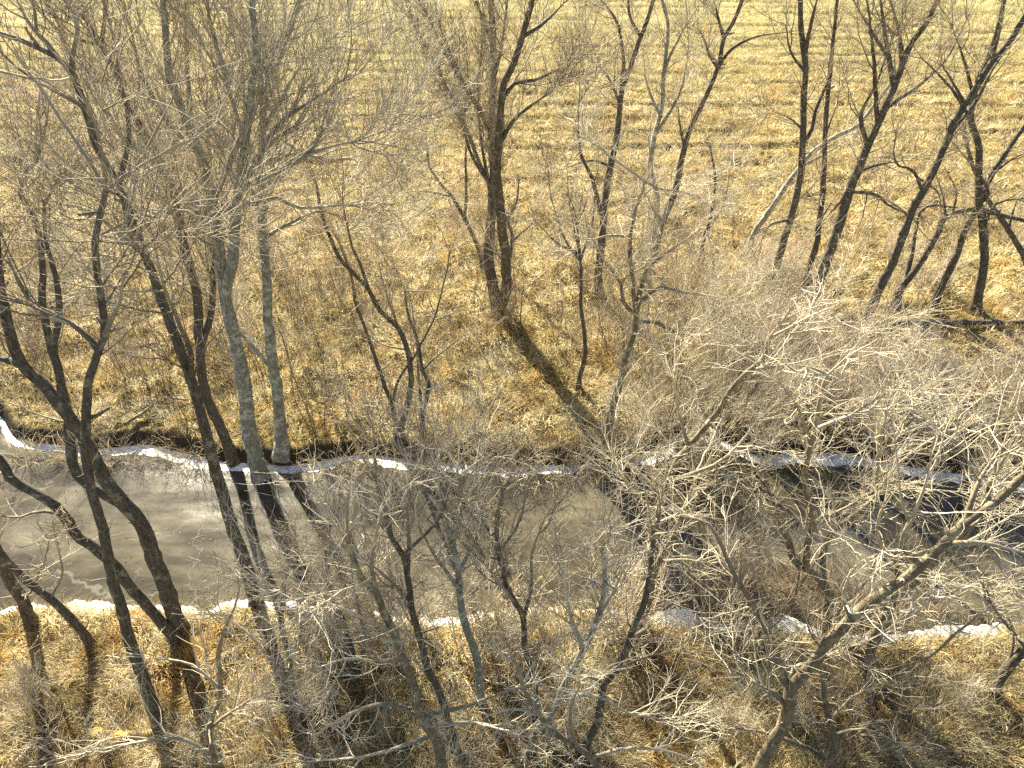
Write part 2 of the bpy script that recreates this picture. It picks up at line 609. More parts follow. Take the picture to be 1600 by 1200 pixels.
def sprout(P, R, per_m, t0, angle, k, len_fn, up, wob, r_fn, tip, out_bias=None, minn=0):
    """children of the branches P (n,k,3): returns paths and radii"""
    n = len(P)
    if n == 0:
        return np.zeros((0, k, 3)), np.zeros((0, k))
    L = np.linalg.norm(np.diff(P, axis=1), axis=2).sum(1)
    cnt = np.maximum(rng.poisson(per_m * L * (1 - t0)), minn)
    i = np.repeat(np.arange(n), cnt)
    m = len(i)
    if m == 0:
        return np.zeros((0, k, 3)), np.zeros((0, k))
    t = t0 + (1 - t0) * rng.random(m) ** 0.9
    p, T, r = interp_path(P, R, i, t)
    v = rng.standard_normal((m, 3))
    v = norm(v - (v * T).sum(1, keepdims=True) * T)
    a = np.clip(rng.normal(angle, 0.22, m), 0.12, 1.5)[:, None]
    D = np.cos(a) * T + np.sin(a) * v
    ln = len_fn(L[i], t, m)
    Q = np.empty((m, k, 3))
    Q[:, 0] = p
    step = (ln / (k - 1))[:, None]
    bend = rng.standard_normal((m, 3)) * wob
    for s in range(1, k):
        D = norm(D + np.array([0, 0, up]) / (k - 1) * 2 + bend / (k - 1) + rng.standard_normal((m, 3)) * wob * 0.7)
        Q[:, s] = Q[:, s - 1] + D * step
    rr = np.minimum(r_fn(ln, m), r * 0.8)
    tap = np.linspace(0, 1, k)[None, :]
    RR = rr[:, None] * (1 - tap) + np.minimum(tip, rr * 0.8)[:, None] * tap
    return Q, RR


def crown(bag, P, R, Ht, d1=2.0, d2=3.0, d3=5.0, d4=0.0, t0=0.4, up=0.25, ang=0.75, wob=0.21, l1=0.20, fine=1.0, s1=1.0, l3=(.3, 1.15), tw=1.0):
    """three or four levels of branches on the stems P; puts them in bag"""
    u = lambda m, a, b: a + (b - a) * rng.random(m)
    d3 = d3 * 0.82
    P1, R1 = sprout(P, R, d1, t0, ang, 8, lambda L, t, m: Ht * l1 * u(m, .35, 1.15) * (1.15 - .65 * t), up, wob,
                    lambda l, m: (0.007 + 0.009 * l) * s1, 0.006 * fine * np.ones(1), minn=3)
    bag.add(P1, R1, 5)
    P2, R2 = sprout(P1, R1, d2, 0.15, 0.72, 6, lambda L, t, m: L * u(m, .28, .75) * (1.2 - .6 * t) + .2, up * .8, wob,
                    lambda l, m: 0.0045 + 0.0055 * l, 0.0038 * fine * np.ones(1))
    bag.add(P2, R2, 4)
    P3, R3 = sprout(P2, R2, d3, 0.1, 0.66, 5, lambda L, t, m: np.clip(L * u(m, .35, .95), *l3), up * .6, wob * tw,
                    lambda l, m: 0.0062 * fine * np.ones(m), 0.0030 * fine * np.ones(1))
    bag.add(P3, R3, 3)
    # twigs straight off the first order too
    P3b, R3b = sprout(P1, R1, d3 * .6, 0.2, 0.8, 5, lambda L, t, m: u(m, *l3) * .85, up * .6, wob * tw,
                      lambda l, m: 0.0062 * fine * np.ones(m), 0.0030 * fine * np.ones(1))
    bag.add(P3b, R3b, 3)
    if d4:
        P4, R4 = sprout(P3, R3, d4, 0.1, 0.7, 3, lambda L, t, m: u(m, .12, .42), up * .5, wob,
                        lambda l, m: 0.0065 * fine * np.ones(m), 0.004 * fine * np.ones(1))
        bag.add(P4, R4, 3)


BIG_GROUP = None


def traced_tree(name, label, trunk, limbs=(), w=20, w_end=5, mat=None, t0=0.35, lean=0.0, **kw):
    """trunk / limbs: polylines in the photograph; the first trunk point is the foot on the ground.
    Each limb: (points, width at its start, depth slope)."""
    mat = mat or W_DARK
    g = ground_at(*trunk[0])
    g[2] = float(gz(g[0], g[1], False))
    root = empty(name, g, label, 'tree')
    zc = math.hypot(g[1], CAM_H)

    def lift(pts, slope, y0, z0):
        out = []
        for px, py in pts:
            d = ray(px, py)
            off = 0.0
            for _ in range(4):
                t = (y0 + off) / d[1]
                z = CAM_H + d[2] * t
                off = slope * (z - z0)
            out.append([d[0] * t, y0 + off, z])
        return np.array(out)

    tp = lift(trunk, lean, g[1], g[2])
    tp[0] = g - np.array([0, 0, 0.35])
    k = max(10, int(np.linalg.norm(np.diff(tp, axis=0), axis=1).sum() / 0.3))
    P, Lt = resample(tp, k)
    Ht = max(P[:, 2].max() - g[2], 2.5)
    sc = zc / FPX / 2.0
    s = np.linspace(0, 1, k)
    R = 0.70 * (w * (1 - s) + w_end * s) * sc
    R = R * (1 + 1.1 * np.exp(-np.linspace(0, Lt, k) / 0.4))
    P = P + 0.035 * np.stack([fbm(np.linspace(0, Lt, k) * 1.2, 0 * s + q, 3) - .5 for q in (1.3, 5.7, 9.9)], -1) * np.clip(s * 8, 0, 1)[:, None] * 2
    b = Bag()
    b.add(P[None], R[None], 12, 0.07)
    Q, QR = sprout(P[None], R[None], 0.5, .12, 1.0, 5, lambda L, t, m: .12 + .4 * rng.random(m) ** 2, .1, .2,
                   lambda l, m: R[len(R) // 3] * (.25 + .25 * rng.random(m)), 0.02 * np.ones(1))
    b.add(Q, QR, 6, 0.08)
    b.build('trunk', mat, root, g)
    stems = [(P, R)]
    for lb in limbs:
        pts, lw = lb[0], lb[1]
        slope = lb[2] if len(lb) > 2 else float(rng.uniform(-0.45, 0.45))
        # start on the stem built so far that lies nearest in the picture
        d0 = ray(*pts[0])
        best = None
        for SP, SR in stems:
            rel = SP - np.array([0, 0, CAM_H])
            tt = rel @ d0 / (d0 @ d0)
            dist = np.linalg.norm(rel - tt[:, None] * d0, axis=1)
            j = int(dist.argmin())
            if best is None or dist[j] < best[0]:
                best = (dist[j], SP[j], SR[j])
        st = best[1]
        lp = lift(pts[1:], slope, st[1], st[2])
        lp = np.vstack([st[None], lp])
        kk = max(6, int(np.linalg.norm(np.diff(lp, axis=0), axis=1).sum() / 0.3))
        LP, LL = resample(lp, kk)
        ss = np.linspace(0, 1, kk)
        lw = lw * 0.72
        LR = np.minimum(lw * sc, best[2] * 0.92) * (1 - ss) + 0.28 * lw * sc * ss
        LP = LP + 0.05 * np.stack([fbm(np.linspace(0, LL, kk) * 1.4, 0 * ss + q, 4) - .5 for q in (2.3, 4.7, 8.9)], -1) * np.clip(ss * 8, 0, 1)[:, None] * 2
        b = Bag()
        b.add(LP[None], LR[None], 9, 0.07)
        b.build('limb', mat, root, g)
        stems.append((LP, LR))
    kk = 24
    SP = np.stack([resample(np.c_[p, r], kk)[0] for p, r in stems])
    c = Bag()
    # leaders carrying on beyond the traced ends
    ends = []
    T = norm(SP[:, -1, :3] - SP[:, -3, :3])
    for j in range(len(SP)):
        for q in range(3):
            D = norm(T[j] + rng.standard_normal(3) * 0.35)
            pth = [SP[j, -1, :3]]
            stp = Ht * rng.uniform(0.10, 0.2) / 7
            for _ in range(7):
                D = norm(D + rng.standard_normal(3) * 0.12 + np.array([0, 0, 0.05]))
                pth.append(pth[-1] + D * stp)
            ends.append(np.c_[np.array(pth), np.linspace(SP[j, -1, 3] * .8, 0.007, 8)])
    E = np.stack(ends)
    c.add(E[:, :, :3], E[:, :, 3], 5)
    E2 = np.stack([resample(e, kk)[0] for e in E])
    crown(c, SP[:1, :, :3], SP[:1, :, 3], Ht, t0=t0, **kw)
    Q, QR = sprout(SP[:, :, :3], SP[:, :, 3], 2.2, .08, 1.0, 5, lambda L, t, m: .25 + .9 * rng.random(m) ** 2, .3, .22,
                   lambda l, m: .006 + .004 * l, 0.005 * np.ones(1))
    c.add(Q, QR, 4)
    Q, QR = sprout(Q, QR, 2.0, .2, .7, 3, lambda L, t, m: .15 + .3 * rng.random(m), .2, .2,
                   lambda l, m: .006 * np.ones(m), 0.004 * np.ones(1))
    c.add(Q, QR, 3)
    if len(SP) > 1:
        kw2 = dict(kw)
        crown(c, SP[1:, :, :3], SP[1:, :, 3], Ht, t0=0.2, **kw2)
    crown(c, E2[:, :, :3], E2[:, :, 3], Ht, t0=0.0, **{**kw, 'l1': kw.get('l1', .2) * .6})
    c.build('crown', mat, root, g)
    return root


# ------------------------------------------------------------------ shrubs: a few kinds, copied
def shrub_mesh(name, mat, stems, h, spread, d1, d2, d3, wob=0.16, up=0.25, fine=1.05, r0=0.02, arch=0.0):
    n = stems
    az = rng.random(n) * 2 * math.pi
    D = norm(np.stack([np.cos(az) * spread, np.sin(az) * spread, np.ones(n)], -1) + rng.standard_normal((n, 3)) * .15)
    k = 9
    P = np.zeros((n, k, 3))
    P[:, 0] = rng.standard_normal((n, 3)) * np.array([.18, .18, 0]) * h / 2 - np.array([0, 0, .15])
    ln = h * (0.55 + 0.55 * rng.random(n)) / (k - 1)
    for s in range(1, k):
        D = norm(D + rng.standard_normal((n, 3)) * wob * .5 + np.array([0, 0, up * .25 - arch * s / k]))
        P[:, s] = P[:, s - 1] + D * ln[:, None]
    R = np.linspace(1, .3, k)[None, :] * r0 * (0.6 + .7 * rng.random(n))[:, None]
    b = Bag()
    b.add(P, R, 5)
    P1, R1 = sprout(P, R, d1, .2, .6, 6, lambda L, t, m: h * (.18 + .3 * rng.random(m)) * (1.2 - .6 * t), up, wob,
                    lambda l, m: 0.006 + 0.007 * l, 0.005 * fine * np.ones(1), minn=1)
    b.add(P1, R1, 4)
    P2, R2 = sprout(P1, R1, d2, .1, .65, 4, lambda L, t, m: np.clip(L * (.35 + .6 * rng.random(m)), .25, 1.1), up * .7, wob,
                    lambda l, m: 0.0062 * fine * np.ones(m), 0.0030 * fine * np.ones(1))
    b.add(P2, R2, 3)
    if d3:
        P3, R3 = sprout(P2, R2, d3, .1, .7, 3, lambda L, t, m: .12 + .3 * rng.random(m), up * .5, wob,
                        lambda l, m: 0.006 * fine * np.ones(m), 0.004 * fine * np.ones(1))
        b.add(P3, R3, 3)
    o = b.build(name, mat)
    return o


def scatter(protos, pxs, label, cat, group, smin=.75, smax=1.3):
    for px, py in pxs:
        src = random.choice(protos)
        g = ground_at(px, py)
        d = max(float(g[1] - y_far(g[0])), float(y_near(g[0]) - g[1]))
        z = float(gz(g[0], g[1], False)) if d > -0.3 else ICE_Z
        o = src.copy()
        COL.objects.link(o)
        o.location = (g[0], g[1], z)
        s = random.uniform(smin, smax)
        o.scale = (s * random.uniform(.85, 1.15), s * random.uniform(.85, 1.15), s)
        o.rotation_euler = (random.uniform(-.12, .12), random.uniform(-.12, .12), random.uniform(0, 6.28))
        tag(o, label, cat, group)


random.seed(11)
#TREES_BELOW
build_ground()
build_ice()
build_grass()

TT = traced_tree
# ---------------- left cluster on the far bank
TT('bare_tree', 'tall dark tree leaning left across the creek ice from its foot at the near bank', 
   [(397, 940), (393, 915), (360, 813), (329, 708), (304, 610), (280, 540), (259, 487), (241, 435), (227, 400), (213, 367), (189, 297), (168, 259), (150, 224), (136, 175), (122, 140), (112, 112), (95, 93), (50, 70), (0, 52)],
   [([(112, 112), (117, 70), (119, 31), (98, 0)], 9), ([(95, 93), (73, 66), (45, 38), (20, -10)], 7), ([(136, 175), (100, 150), (40, 120), (-20, 110)], 6),
    ([(301, 600), (297, 554), (283, 515), (262, 460), (240, 380)], 9), ([(227, 400), (190, 370), (140, 330), (90, 320)], 7), ([(189, 297), (200, 220), (190, 140), (180, 80)], 8)],
   w=28, w_end=6, mat=W_DARK, t0=0.5, d1=1.5, d2=3.0, d3=5, up=.4, l3=(.3,1.4), tw=.7, fine=1.3)
TT('bare_tree', 'dark tree on the far bank whose trunk forks high up at the top left',
   [(360, 705), (350, 680), (325, 627), (313, 560), (308, 470), (301, 435), (290, 400), (276, 320), (255, 262), (227, 210), (196, 157), (180, 110), (164, 77), (154, 63), (133, 31), (105, -5)],
   [([(164, 77), (163, 30), (161, -10)], 11), ([(313, 547), (329, 487), (334, 420), (338, 360), (330, 280), (322, 180)], 14), ([(227, 210), (190, 200), (140, 210)], 6), ([(154, 63), (120, 60), (80, 20)], 6)],
   w=24, w_end=6, mat=W_RED, t0=0.45, d1=2.5, d2=3.6, d3=6, up=.5, ang=.5, l3=(.4,1.6), tw=.6, fine=1.3)
TT('bare_tree', 'stout grey lichen-covered twin-trunk tree with a wide fan of twigs at the far ice edge',
   [(402, 728), (399, 715), (388, 673), (385, 627), (378, 575), (367, 533), (353, 470), (346, 410), (336, 350), (330, 300), (315, 245), (294, 196), (280, 157), (266, 122), (259, 52), (255, -10)],
   [([(353, 465), (358, 430), (364, 395), (371, 315), (378, 262), (385, 210), (392, 140), (399, 87), (395, -5)], 24), ([(315, 245), (297, 196), (294, 140), (290, 70), (290, -5)], 10),
    ([(336, 315), (360, 250), (395, 180), (420, 120), (450, 60), (470, -5)], 11), ([(371, 315), (400, 250), (440, 190), (500, 150), (540, 120)], 10), ([(336, 350), (290, 300), (230, 250), (180, 200), (140, 120)], 11),
    ([(350, 330), (420, 310), (470, 325), (540, 320)], 10), ([(336, 340), (270, 330), (220, 340), (190, 370)], 9), ([(378, 300), (430, 270), (500, 235), (560, 220)], 9), ([(315, 245), (260, 190), (220, 110), (205, 40)], 9), ([(385, 210), (350, 120), (330, 50), (320, -5)], 8)],
   w=36, w_end=8, mat=W_GREY, t0=0.48, d1=2.8, d2=3.6, d3=6, up=.5, ang=.5, l3=(.4,1.6), tw=.6, fine=1.3)
TT('bare_tree', 'slim grey lichen-covered tree standing upright right of the stout grey twin trunk',
   [(440, 700), (436, 645), (430, 592), (423, 540), (418, 487), (416, 435), (413, 402), (410, 332), (408, 262), (410, 210), (413, 140), (427, 87), (455, 35), (470, -5)],
   [([(423, 575), (399, 547), (374, 519), (350, 480)], 11), ([(410, 210), (440, 150), (480, 90), (520, 60)], 8), ([(408, 262), (460, 240), (520, 250), (575, 240)], 8), ([(413, 380), (450, 350), (500, 330), (540, 345)], 7), ([(413, 140), (400, 70), (385, 0)], 8), ([(410, 332), (380, 270), (350, 220)], 7)],
   w=27, w_end=7, mat=W_GREY, t0=0.42, d1=2.8, d2=3.6, d3=6, up=.45, ang=.55, l3=(.4,1.5), tw=.6, fine=1.3)
# ---------------- left, near bank
TT('bare_tree', 'massive leaning tree at left whose bent limb hangs over the ice in a hook shape',
   [(277, 985), (262, 930), (240, 872), (224, 825), (189, 781), (164, 750), (140, 704), (115, 662), (91, 631), (70, 603), (40, 575), (24, 547), (7, 487), (-4, 421), (-10, 330)],
   [([(215, 815), (189, 788), (154, 767), (122, 746), (112, 715), (108, 676), (106, 640), (98, 606), (84, 557), (73, 515), (66, 470), (66, 417), (56, 350), (38, 315), (31, 297), (38, 273), (60, 250)], 20),
    ([(38, 572), (20, 566), (-20, 556)], 14), ([(84, 557), (90, 500), (87, 435), (73, 390), (70, 325), (80, 300)], 12), ([(66, 470), (52, 477), (21, 428), (8, 395)], 9)],
   w=35, w_end=10, mat=W_DARK, t0=0.6, d1=0.9, d2=2.4, d3=5)
TT('bare_tree', 'straight dark tree rising from the lower left grass in front of the bare ice',
   [(247, 1122), (238, 1100), (210, 1025), (196, 972), (175, 902), (164, 850), (157, 816), (143, 767), (136, 715), (135, 673), (136, 627), (140, 592), (150, 557), (164, 522), (160, 470), (152, 420), (150, 370), (165, 300)],
   [([(150, 557), (145, 535), (122, 515), (98, 500), (60, 480)], 9), ([(164, 522), (185, 470), (190, 420)], 7)],
   w=24, w_end=6, mat=W_DARK, t0=0.62, d1=1.2, d2=2.4, d3=4)
TT('bare_tree', 'heavy low tree sloping up to the left edge across the ice, beside the massive one',
   [(283, 1000), (252, 972), (227, 945), (196, 910), (182, 885), (150, 857), (119, 836), (101, 808), (84, 788), (49, 767), (17, 750), (0, 722), (-40, 690)],
   [([(101, 808), (60, 800), (20, 810), (-20, 800)], 7)],
   w=23, w_end=14, mat=W_DARK, t0=0.55, d1=1.3, d2=2.8, d3=5)
TT('bare_tree', 'dark trunk with a long straight shadow at the very left edge of the lower bank',
   [(46, 972), (42, 955), (35, 937), (17, 913), (2, 880), (-20, 820), (-40, 700), (-45, 600)], [([(35, 937), (60, 900), (80, 840)], 6)], w=24, w_end=12, mat=W_DARK, t0=.3, d1=1.4, d2=2.6, d3=5)
TT('bare_tree', 'trunk at lower left bent sharply to the left just above the grass',
   [(142, 1010), (138, 998), (115, 972), (80, 938), (45, 911), (17, 882), (-10, 845), (-50, 760)], [([(80, 938), (95, 900), (90, 850)], 6)], w=19, w_end=10, mat=W_DARK, t0=.3, d1=1.4, d2=2.6, d3=5)
# ---------------- middle, far bank
TT('bare_tree', 'multi-stemmed small tree with a leaning main stem, standing on golden grass left of centre',
   [(625, 688), (628, 665), (635, 638), (642, 592), (638, 550), (621, 512), (593, 484), (575, 452), (551, 425), (530, 403), (505, 340), (495, 290)],
   [([(575, 452), (565, 420), (548, 380), (535, 310)], 7), ([(638, 550), (600, 540), (570, 520)], 5), ([(621, 512), (600, 450), (590, 400)], 5)],
   w=15, w_end=5, mat=W_DARK, t0=.35, d1=1.5, d2=2.4, d3=4)
TT('bare_tree', 'forked sapling with two crossing stems beside the leaning multi-stemmed tree',
   [(620, 682), (614, 638), (600, 603), (586, 557), (568, 508), (555, 470), (548, 430), (530, 380)],
   [([(606, 634), (621, 596), (649, 554), (677, 498), (694, 442), (702, 395)], 7), ([(594, 600), (589, 640)], 4)], w=11, w_end=4, mat=W_DARK, t0=.3, d1=1.4, d2=2.3, d3=4)
TT('bare_tree', 'short crooked sapling with paired stems right of the multi-stemmed tree',
   [(661, 684), (661, 645), (670, 600), (660, 582), (655, 540), (640, 500), (632, 455)], [([(661, 660), (654, 592), (651, 540), (645, 480)], 8), ([(660, 582), (690, 550), (730, 520)], 5)], w=12, w_end=4, mat=W_DARK, t0=.3, d1=1.4, d2=2.3, d3=4)
TT('bare_tree', 'tall twin-trunked tree with a vase-shaped crown standing alone at centre before the field',
   [(780, 492), (775, 470), (768, 435), (763, 406), (768, 332), (771, 273), (768, 210), (770, 140), (771, 70), (768, 10), (766, -40)],
   [([(786, 488), (791, 452), (790, 406), (784, 350), (778, 297), (777, 262), (780, 210), (785, 140), (796, 112), (813, 70), (827, 17), (838, -30)], 24),
    ([(765, 290), (740, 250), (725, 205), (722, 180)], 9), ([(766, 280), (745, 245), (720, 180), (700, 140), (670, 80), (640, 20)], 11), ([(768, 210), (745, 165), (735, 150), (700, 90), (665, 20)], 11),
    ([(735, 160), (715, 110), (690, 50), (680, 0)], 8), ([(780, 230), (800, 190), (830, 165), (860, 145)], 9), ([(785, 160), (805, 130), (835, 125), (870, 110)], 8), ([(771, 70), (750, 20), (735, -20)], 8), ([(820, 60), (845, 40), (880, 5)], 7), ([(765, 310), (753, 230), (745, 130)], 8), ([(770, 140), (785, 60), (795, -20)], 8)],
   w=27, w_end=8, mat=W_DARK, t0=.45, d1=2.5, d2=3.6, d3=6, up=.5, ang=.5, l3=(.4,1.6), tw=.6, fine=1.3)
TT('bare_tree', 'thin dark tree with a broken side limb just left of the twin-trunked tree',
   [(755, 420), (752, 400), (737, 365), (725, 340), (705, 305), (690, 290), (672, 262), (668, 240)], [([(725, 345), (728, 300), (727, 210), (722, 170)], 8), ([(705, 305), (660, 298), (620, 303)], 5)], w=12, w_end=4, mat=W_DARK, t0=.4, d1=1.6, d2=2.4, d3=4)
TT('bare_tree', 'low crooked sapling right against the foot of the twin-trunked tree',
   [(788, 440), (800, 375), (793, 345), (806, 320), (810, 290)], [([(800, 375), (830, 350), (845, 330)], 5)], w=11, w_end=4, mat=W_DARK, t0=.35, d1=1.5, d2=2.3, d3=4)
TT('bare_tree', 'slender leaning tree that divides in two near the top, right of the twin-trunked tree',
   [(938, 465), (935, 440), (937, 400), (943, 345), (945, 315), (953, 262), (964, 210), (971, 147), (985, 105), (1002, 56), (1015, 20), (1026, -20)],
   [([(999, 62), (985, 28), (980, -15)], 8), ([(971, 147), (974, 98), (964, 35), (935, -5)], 9), ([(971, 160), (950, 120), (920, 90)], 6), ([(943, 345), (925, 280), (905, 230), (905, 160)], 10), ([(953, 262), (920, 250), (880, 265)], 6)],
   w=20, w_end=6, mat=W_DARK, t0=.35, d1=1.8, d2=2.6, d3=5)
TT('bare_tree', 'thin upright tree with greyish bark between the two leaning trees right of centre',
   [(1010, 450), (1020, 390), (1027, 315), (1016, 262), (1023, 210), (1034, 168), (1037, 115), (1044, 45), (1032, -10)], [([(1023, 210), (1060, 150), (1075, 90)], 7), ([(1030, 180), (1010, 130), (1005, 80)], 6), ([(1037, 115), (1060, 60), (1090, 10)], 6)], w=15, w_end=5, mat=W_GREY, t0=.4, d1=2.0, d2=2.8, d3=5)
TT('bare_tree', 'dark tree leaning right toward the field with an open forked top, behind the twiggy thicket',
   [(1012, 430), (1028, 370), (1037, 343), (1055, 297), (1069, 231), (1075, 210), (1091, 175), (1112, 130), (1123, 101), (1130, 63), (1144, 38), (1164, -10)],
   [([(1123, 101), (1108, 85), (1100, 60), (1090, 45)], 6), ([(1118, 110), (1145, 75), (1180, 58), (1230, 50)], 7), ([(1133, 60), (1120, 20), (1110, -15)], 7), ([(1070, 230), (1062, 195), (1060, 170)], 7)],
   w=17, w_end=6, mat=W_DARK, t0=.45, d1=2.4, d2=3.4, d3=7)
TT('bare_tree', 'crooked pale-barked tree with sprawling sunlit limbs at the middle of the far bank',
   [(945, 740), (945, 715), (950, 687), (955, 645), (967, 606), (974, 577), (983, 542), (991, 519), (994, 492), (998, 463), (1007, 428), (1013, 408), (1025, 390), (1035, 350)],
   [([(994, 495), (975, 475), (970, 446), (958, 425), (946, 412), (930, 380)], 10), ([(970, 446), (981, 431), (1007, 417), (1030, 400)], 6), ([(993, 502), (1025, 504), (1048, 516), (1072, 525), (1100, 520)], 9), ([(996, 475), (1025, 452), (1037, 449), (1069, 457), (1130, 466)], 8),
    ([(990, 487), (986, 422), (984, 376), (990, 347), (996, 315), (1006, 285), (980, 262), (950, 240)], 11), ([(1000, 290), (1030, 295), (1070, 300)], 6), ([(1007, 428), (1050, 390), (1090, 360)], 7), ([(984, 376), (940, 370), (900, 390)], 6)],
   w=19, w_end=6, mat=W_PALE, t0=.5, d1=2.4, d2=3.4, d3=7)
TT('bare_tree', 'thin wavy dark tree topped by a fan of straight twigs beside the crooked pale tree',
   [(905, 612), (906, 590), (914, 557), (911, 504), (908, 475), (908, 417), (906, 395), (900, 350)], [([(908, 410), (880, 370), (862, 310), (855, 260)], 6), ([(908, 405), (925, 350), (930, 290)], 6), ([(908, 400), (870, 380), (840, 350)], 5), ([(906, 395), (890, 320), (885, 260)], 5)], w=12, w_end=4, mat=W_DARK, t0=.5, d1=2.2, d2=2.6, d3=5, up=.5, ang=.5)
TT('bare_tree', 'short dark stem half lost in twigs at the field edge right of centre', [(1092, 418), (1101, 370), (1110, 340), (1118, 290), (1112, 240)], [([(1101, 370), (1130, 320), (1140, 270)], 5)], w=10, w_end=4, mat=W_DARK, t0=.4, d1=1.8, d2=2.6, d3=4.5)
# ---------------- right, behind
TT('bare_tree', 'straight upright dark tree, first in the row at right before the field',
   [(1209, 466), (1214, 413), (1231, 357), (1242, 315), (1251, 273), (1254, 227), (1256, 157), (1259, 105), (1252, 52), (1250, -20)],
   [([(1259, 95), (1266, 42), (1279, -10)], 10), ([(1254, 230), (1270, 200), (1273, 175), (1295, 122), (1302, 70)], 9), ([(1254, 200), (1235, 185), (1210, 175)], 5), ([(1257, 120), (1235, 80), (1228, 40)], 6), ([(1231, 345), (1205, 350), (1190, 365)], 6)],
   w=18, w_end=8, mat=W_DARK, t0=.35, d1=1.7, d2=2.6, d3=5)
TT('bare_tree', 'pale sunlit trunk leaning far to the right across the row of dark trunks',
   [(1166, 390), (1180, 362), (1193, 343), (1224, 297), (1249, 262), (1270, 238), (1305, 213), (1340, 196), (1365, 165), (1400, 120)], [([(1249, 262), (1290, 240), (1330, 215)], 6), ([(1180, 362), (1210, 350), (1240, 345)], 6)], w=13, w_end=6, mat=W_GREY, t0=.5, d1=1.8, d2=2.8, d3=5)
TT('bare_tree', 'thin straight tree between the upright dark tree and the thick leaning trunk',
   [(1256, 456), (1266, 416), (1277, 371), (1284, 315), (1287, 273), (1289, 210), (1291, 175), (1298, 105), (1303, 50), (1310, -20)], [([(1289, 210), (1305, 170), (1310, 150)], 5), ([(1280, 350), (1310, 300), (1330, 280)], 5)], w=15, w_end=5, mat=W_RED, t0=.4, d1=1.5, d2=2.4, d3=4.5)
TT('bare_tree', 'thick leaning trunk with a broad pale-twigged crown, tallest of the trees at right',
   [(1270, 478), (1287, 416), (1305, 371), (1319, 325), (1336, 276), (1354, 231), (1371, 196), (1382, 168), (1396, 140), (1410, 101), (1427, 63), (1448, 35), (1472, -15)],
   [([(1396, 135), (1389, 91), (1382, 52), (1375, -10)], 11), ([(1389, 91), (1364, 52), (1335, 5)], 7), ([(1410, 101), (1405, 49), (1390, 0)], 9), ([(1325, 297), (1368, 304), (1389, 322), (1413, 332), (1430, 345)], 8), ([(1340, 272), (1368, 259), (1395, 253), (1420, 250)], 7), ([(1327, 300), (1310, 320), (1290, 340)], 7),
    ([(1371, 196), (1368, 150), (1365, 90), (1357, 17), (1352, -20)], 9), ([(1382, 168), (1440, 130), (1480, 90), (1510, 30)], 8), ([(1354, 231), (1345, 180), (1370, 130), (1390, 70)], 9)],
   w=25, w_end=8, mat=W_DARK, t0=.45, d1=2.4, d2=3.2, d3=7)
TT('bare_tree', 'long bare trunk slanting up to the right edge with a thinner parallel stem',
   [(1352, 503), (1362, 480), (1375, 449), (1399, 400), (1424, 332), (1441, 301), (1459, 266), (1476, 227), (1494, 185), (1515, 154), (1532, 126), (1553, 94), (1578, 63), (1605, 22)],
   [([(1445, 295), (1427, 266), (1403, 259), (1396, 238), (1400, 210)], 7), ([(1553, 94), (1562, 50), (1566, 5)], 6), ([(1490, 210), (1525, 158), (1557, 98), (1600, 50)], 8), ([(1424, 340), (1400, 320), (1380, 310)], 5), ([(1441, 275), (1465, 300), (1470, 330)], 5), ([(1505, 165), (1490, 130), (1470, 100)], 6)],
   w=20, w_end=9, mat=W_DARK, t0=.4, d1=1.5, d2=2.6, d3=5)
TT('bare_tree', 'gnarled dark tree in the right row with an arching limb bent like an elbow',
   [(1400, 484), (1406, 455), (1431, 421), (1448, 395), (1466, 364), (1473, 343), (1494, 332), (1525, 327), (1560, 335), (1600, 345)],
   [([(1417, 440), (1424, 400), (1432, 350), (1438, 330), (1460, 320), (1500, 325)], 11), ([(1473, 343), (1475, 310), (1465, 280)], 6), ([(1494, 332), (1495, 300), (1480, 270)], 5)], w=17, w_end=7, mat=W_DARK, t0=.4, d1=1.5, d2=2.4, d3=4)
TT('bare_tree', 'dark trunk slanting right behind the gnarled elbowed tree and reaching the right edge',
   [(1455, 484), (1476, 438), (1494, 400), (1511, 353), (1529, 322), (1546, 280), (1567, 245), (1605, 190)], [([(1529, 322), (1545, 300), (1520, 260), (1500, 235)], 8), ([(1546, 280), (1580, 250), (1600, 240)], 5)], w=17, w_end=8, mat=W_DARK, t0=.4, d1=1.5, d2=2.5, d3=4.5)
TT('bare_tree', 'upright dark trunk nearest the right edge in the row before the field',
   [(1525, 490), (1532, 445), (1538, 400), (1536, 350), (1531, 325), (1529, 280), (1529, 227), (1518, 192), (1521, 150), (1535, 110), (1555, 60), (1568, 5)], [([(1518, 192), (1495, 150), (1460, 110), (1440, 90)], 7), ([(1536, 360), (1555, 320), (1600, 310)], 7), ([(1521, 150), (1505, 90), (1490, 50)], 7)], w=20, w_end=7, mat=W_DARK, t0=.4, d1=1.8, d2=2.8, d3=5)
TT('bare_tree', 'dark trunk leaning left in from the right edge behind the row', [(1630, 455), (1600, 402), (1574, 357), (1550, 322), (1539, 304), (1520, 260), (1510, 220)], [([(1574, 357), (1590, 310), (1610, 290)], 6)], w=15, w_end=6, mat=W_DARK, t0=.4, d1=1.5, d2=2.4, d3=4.5)
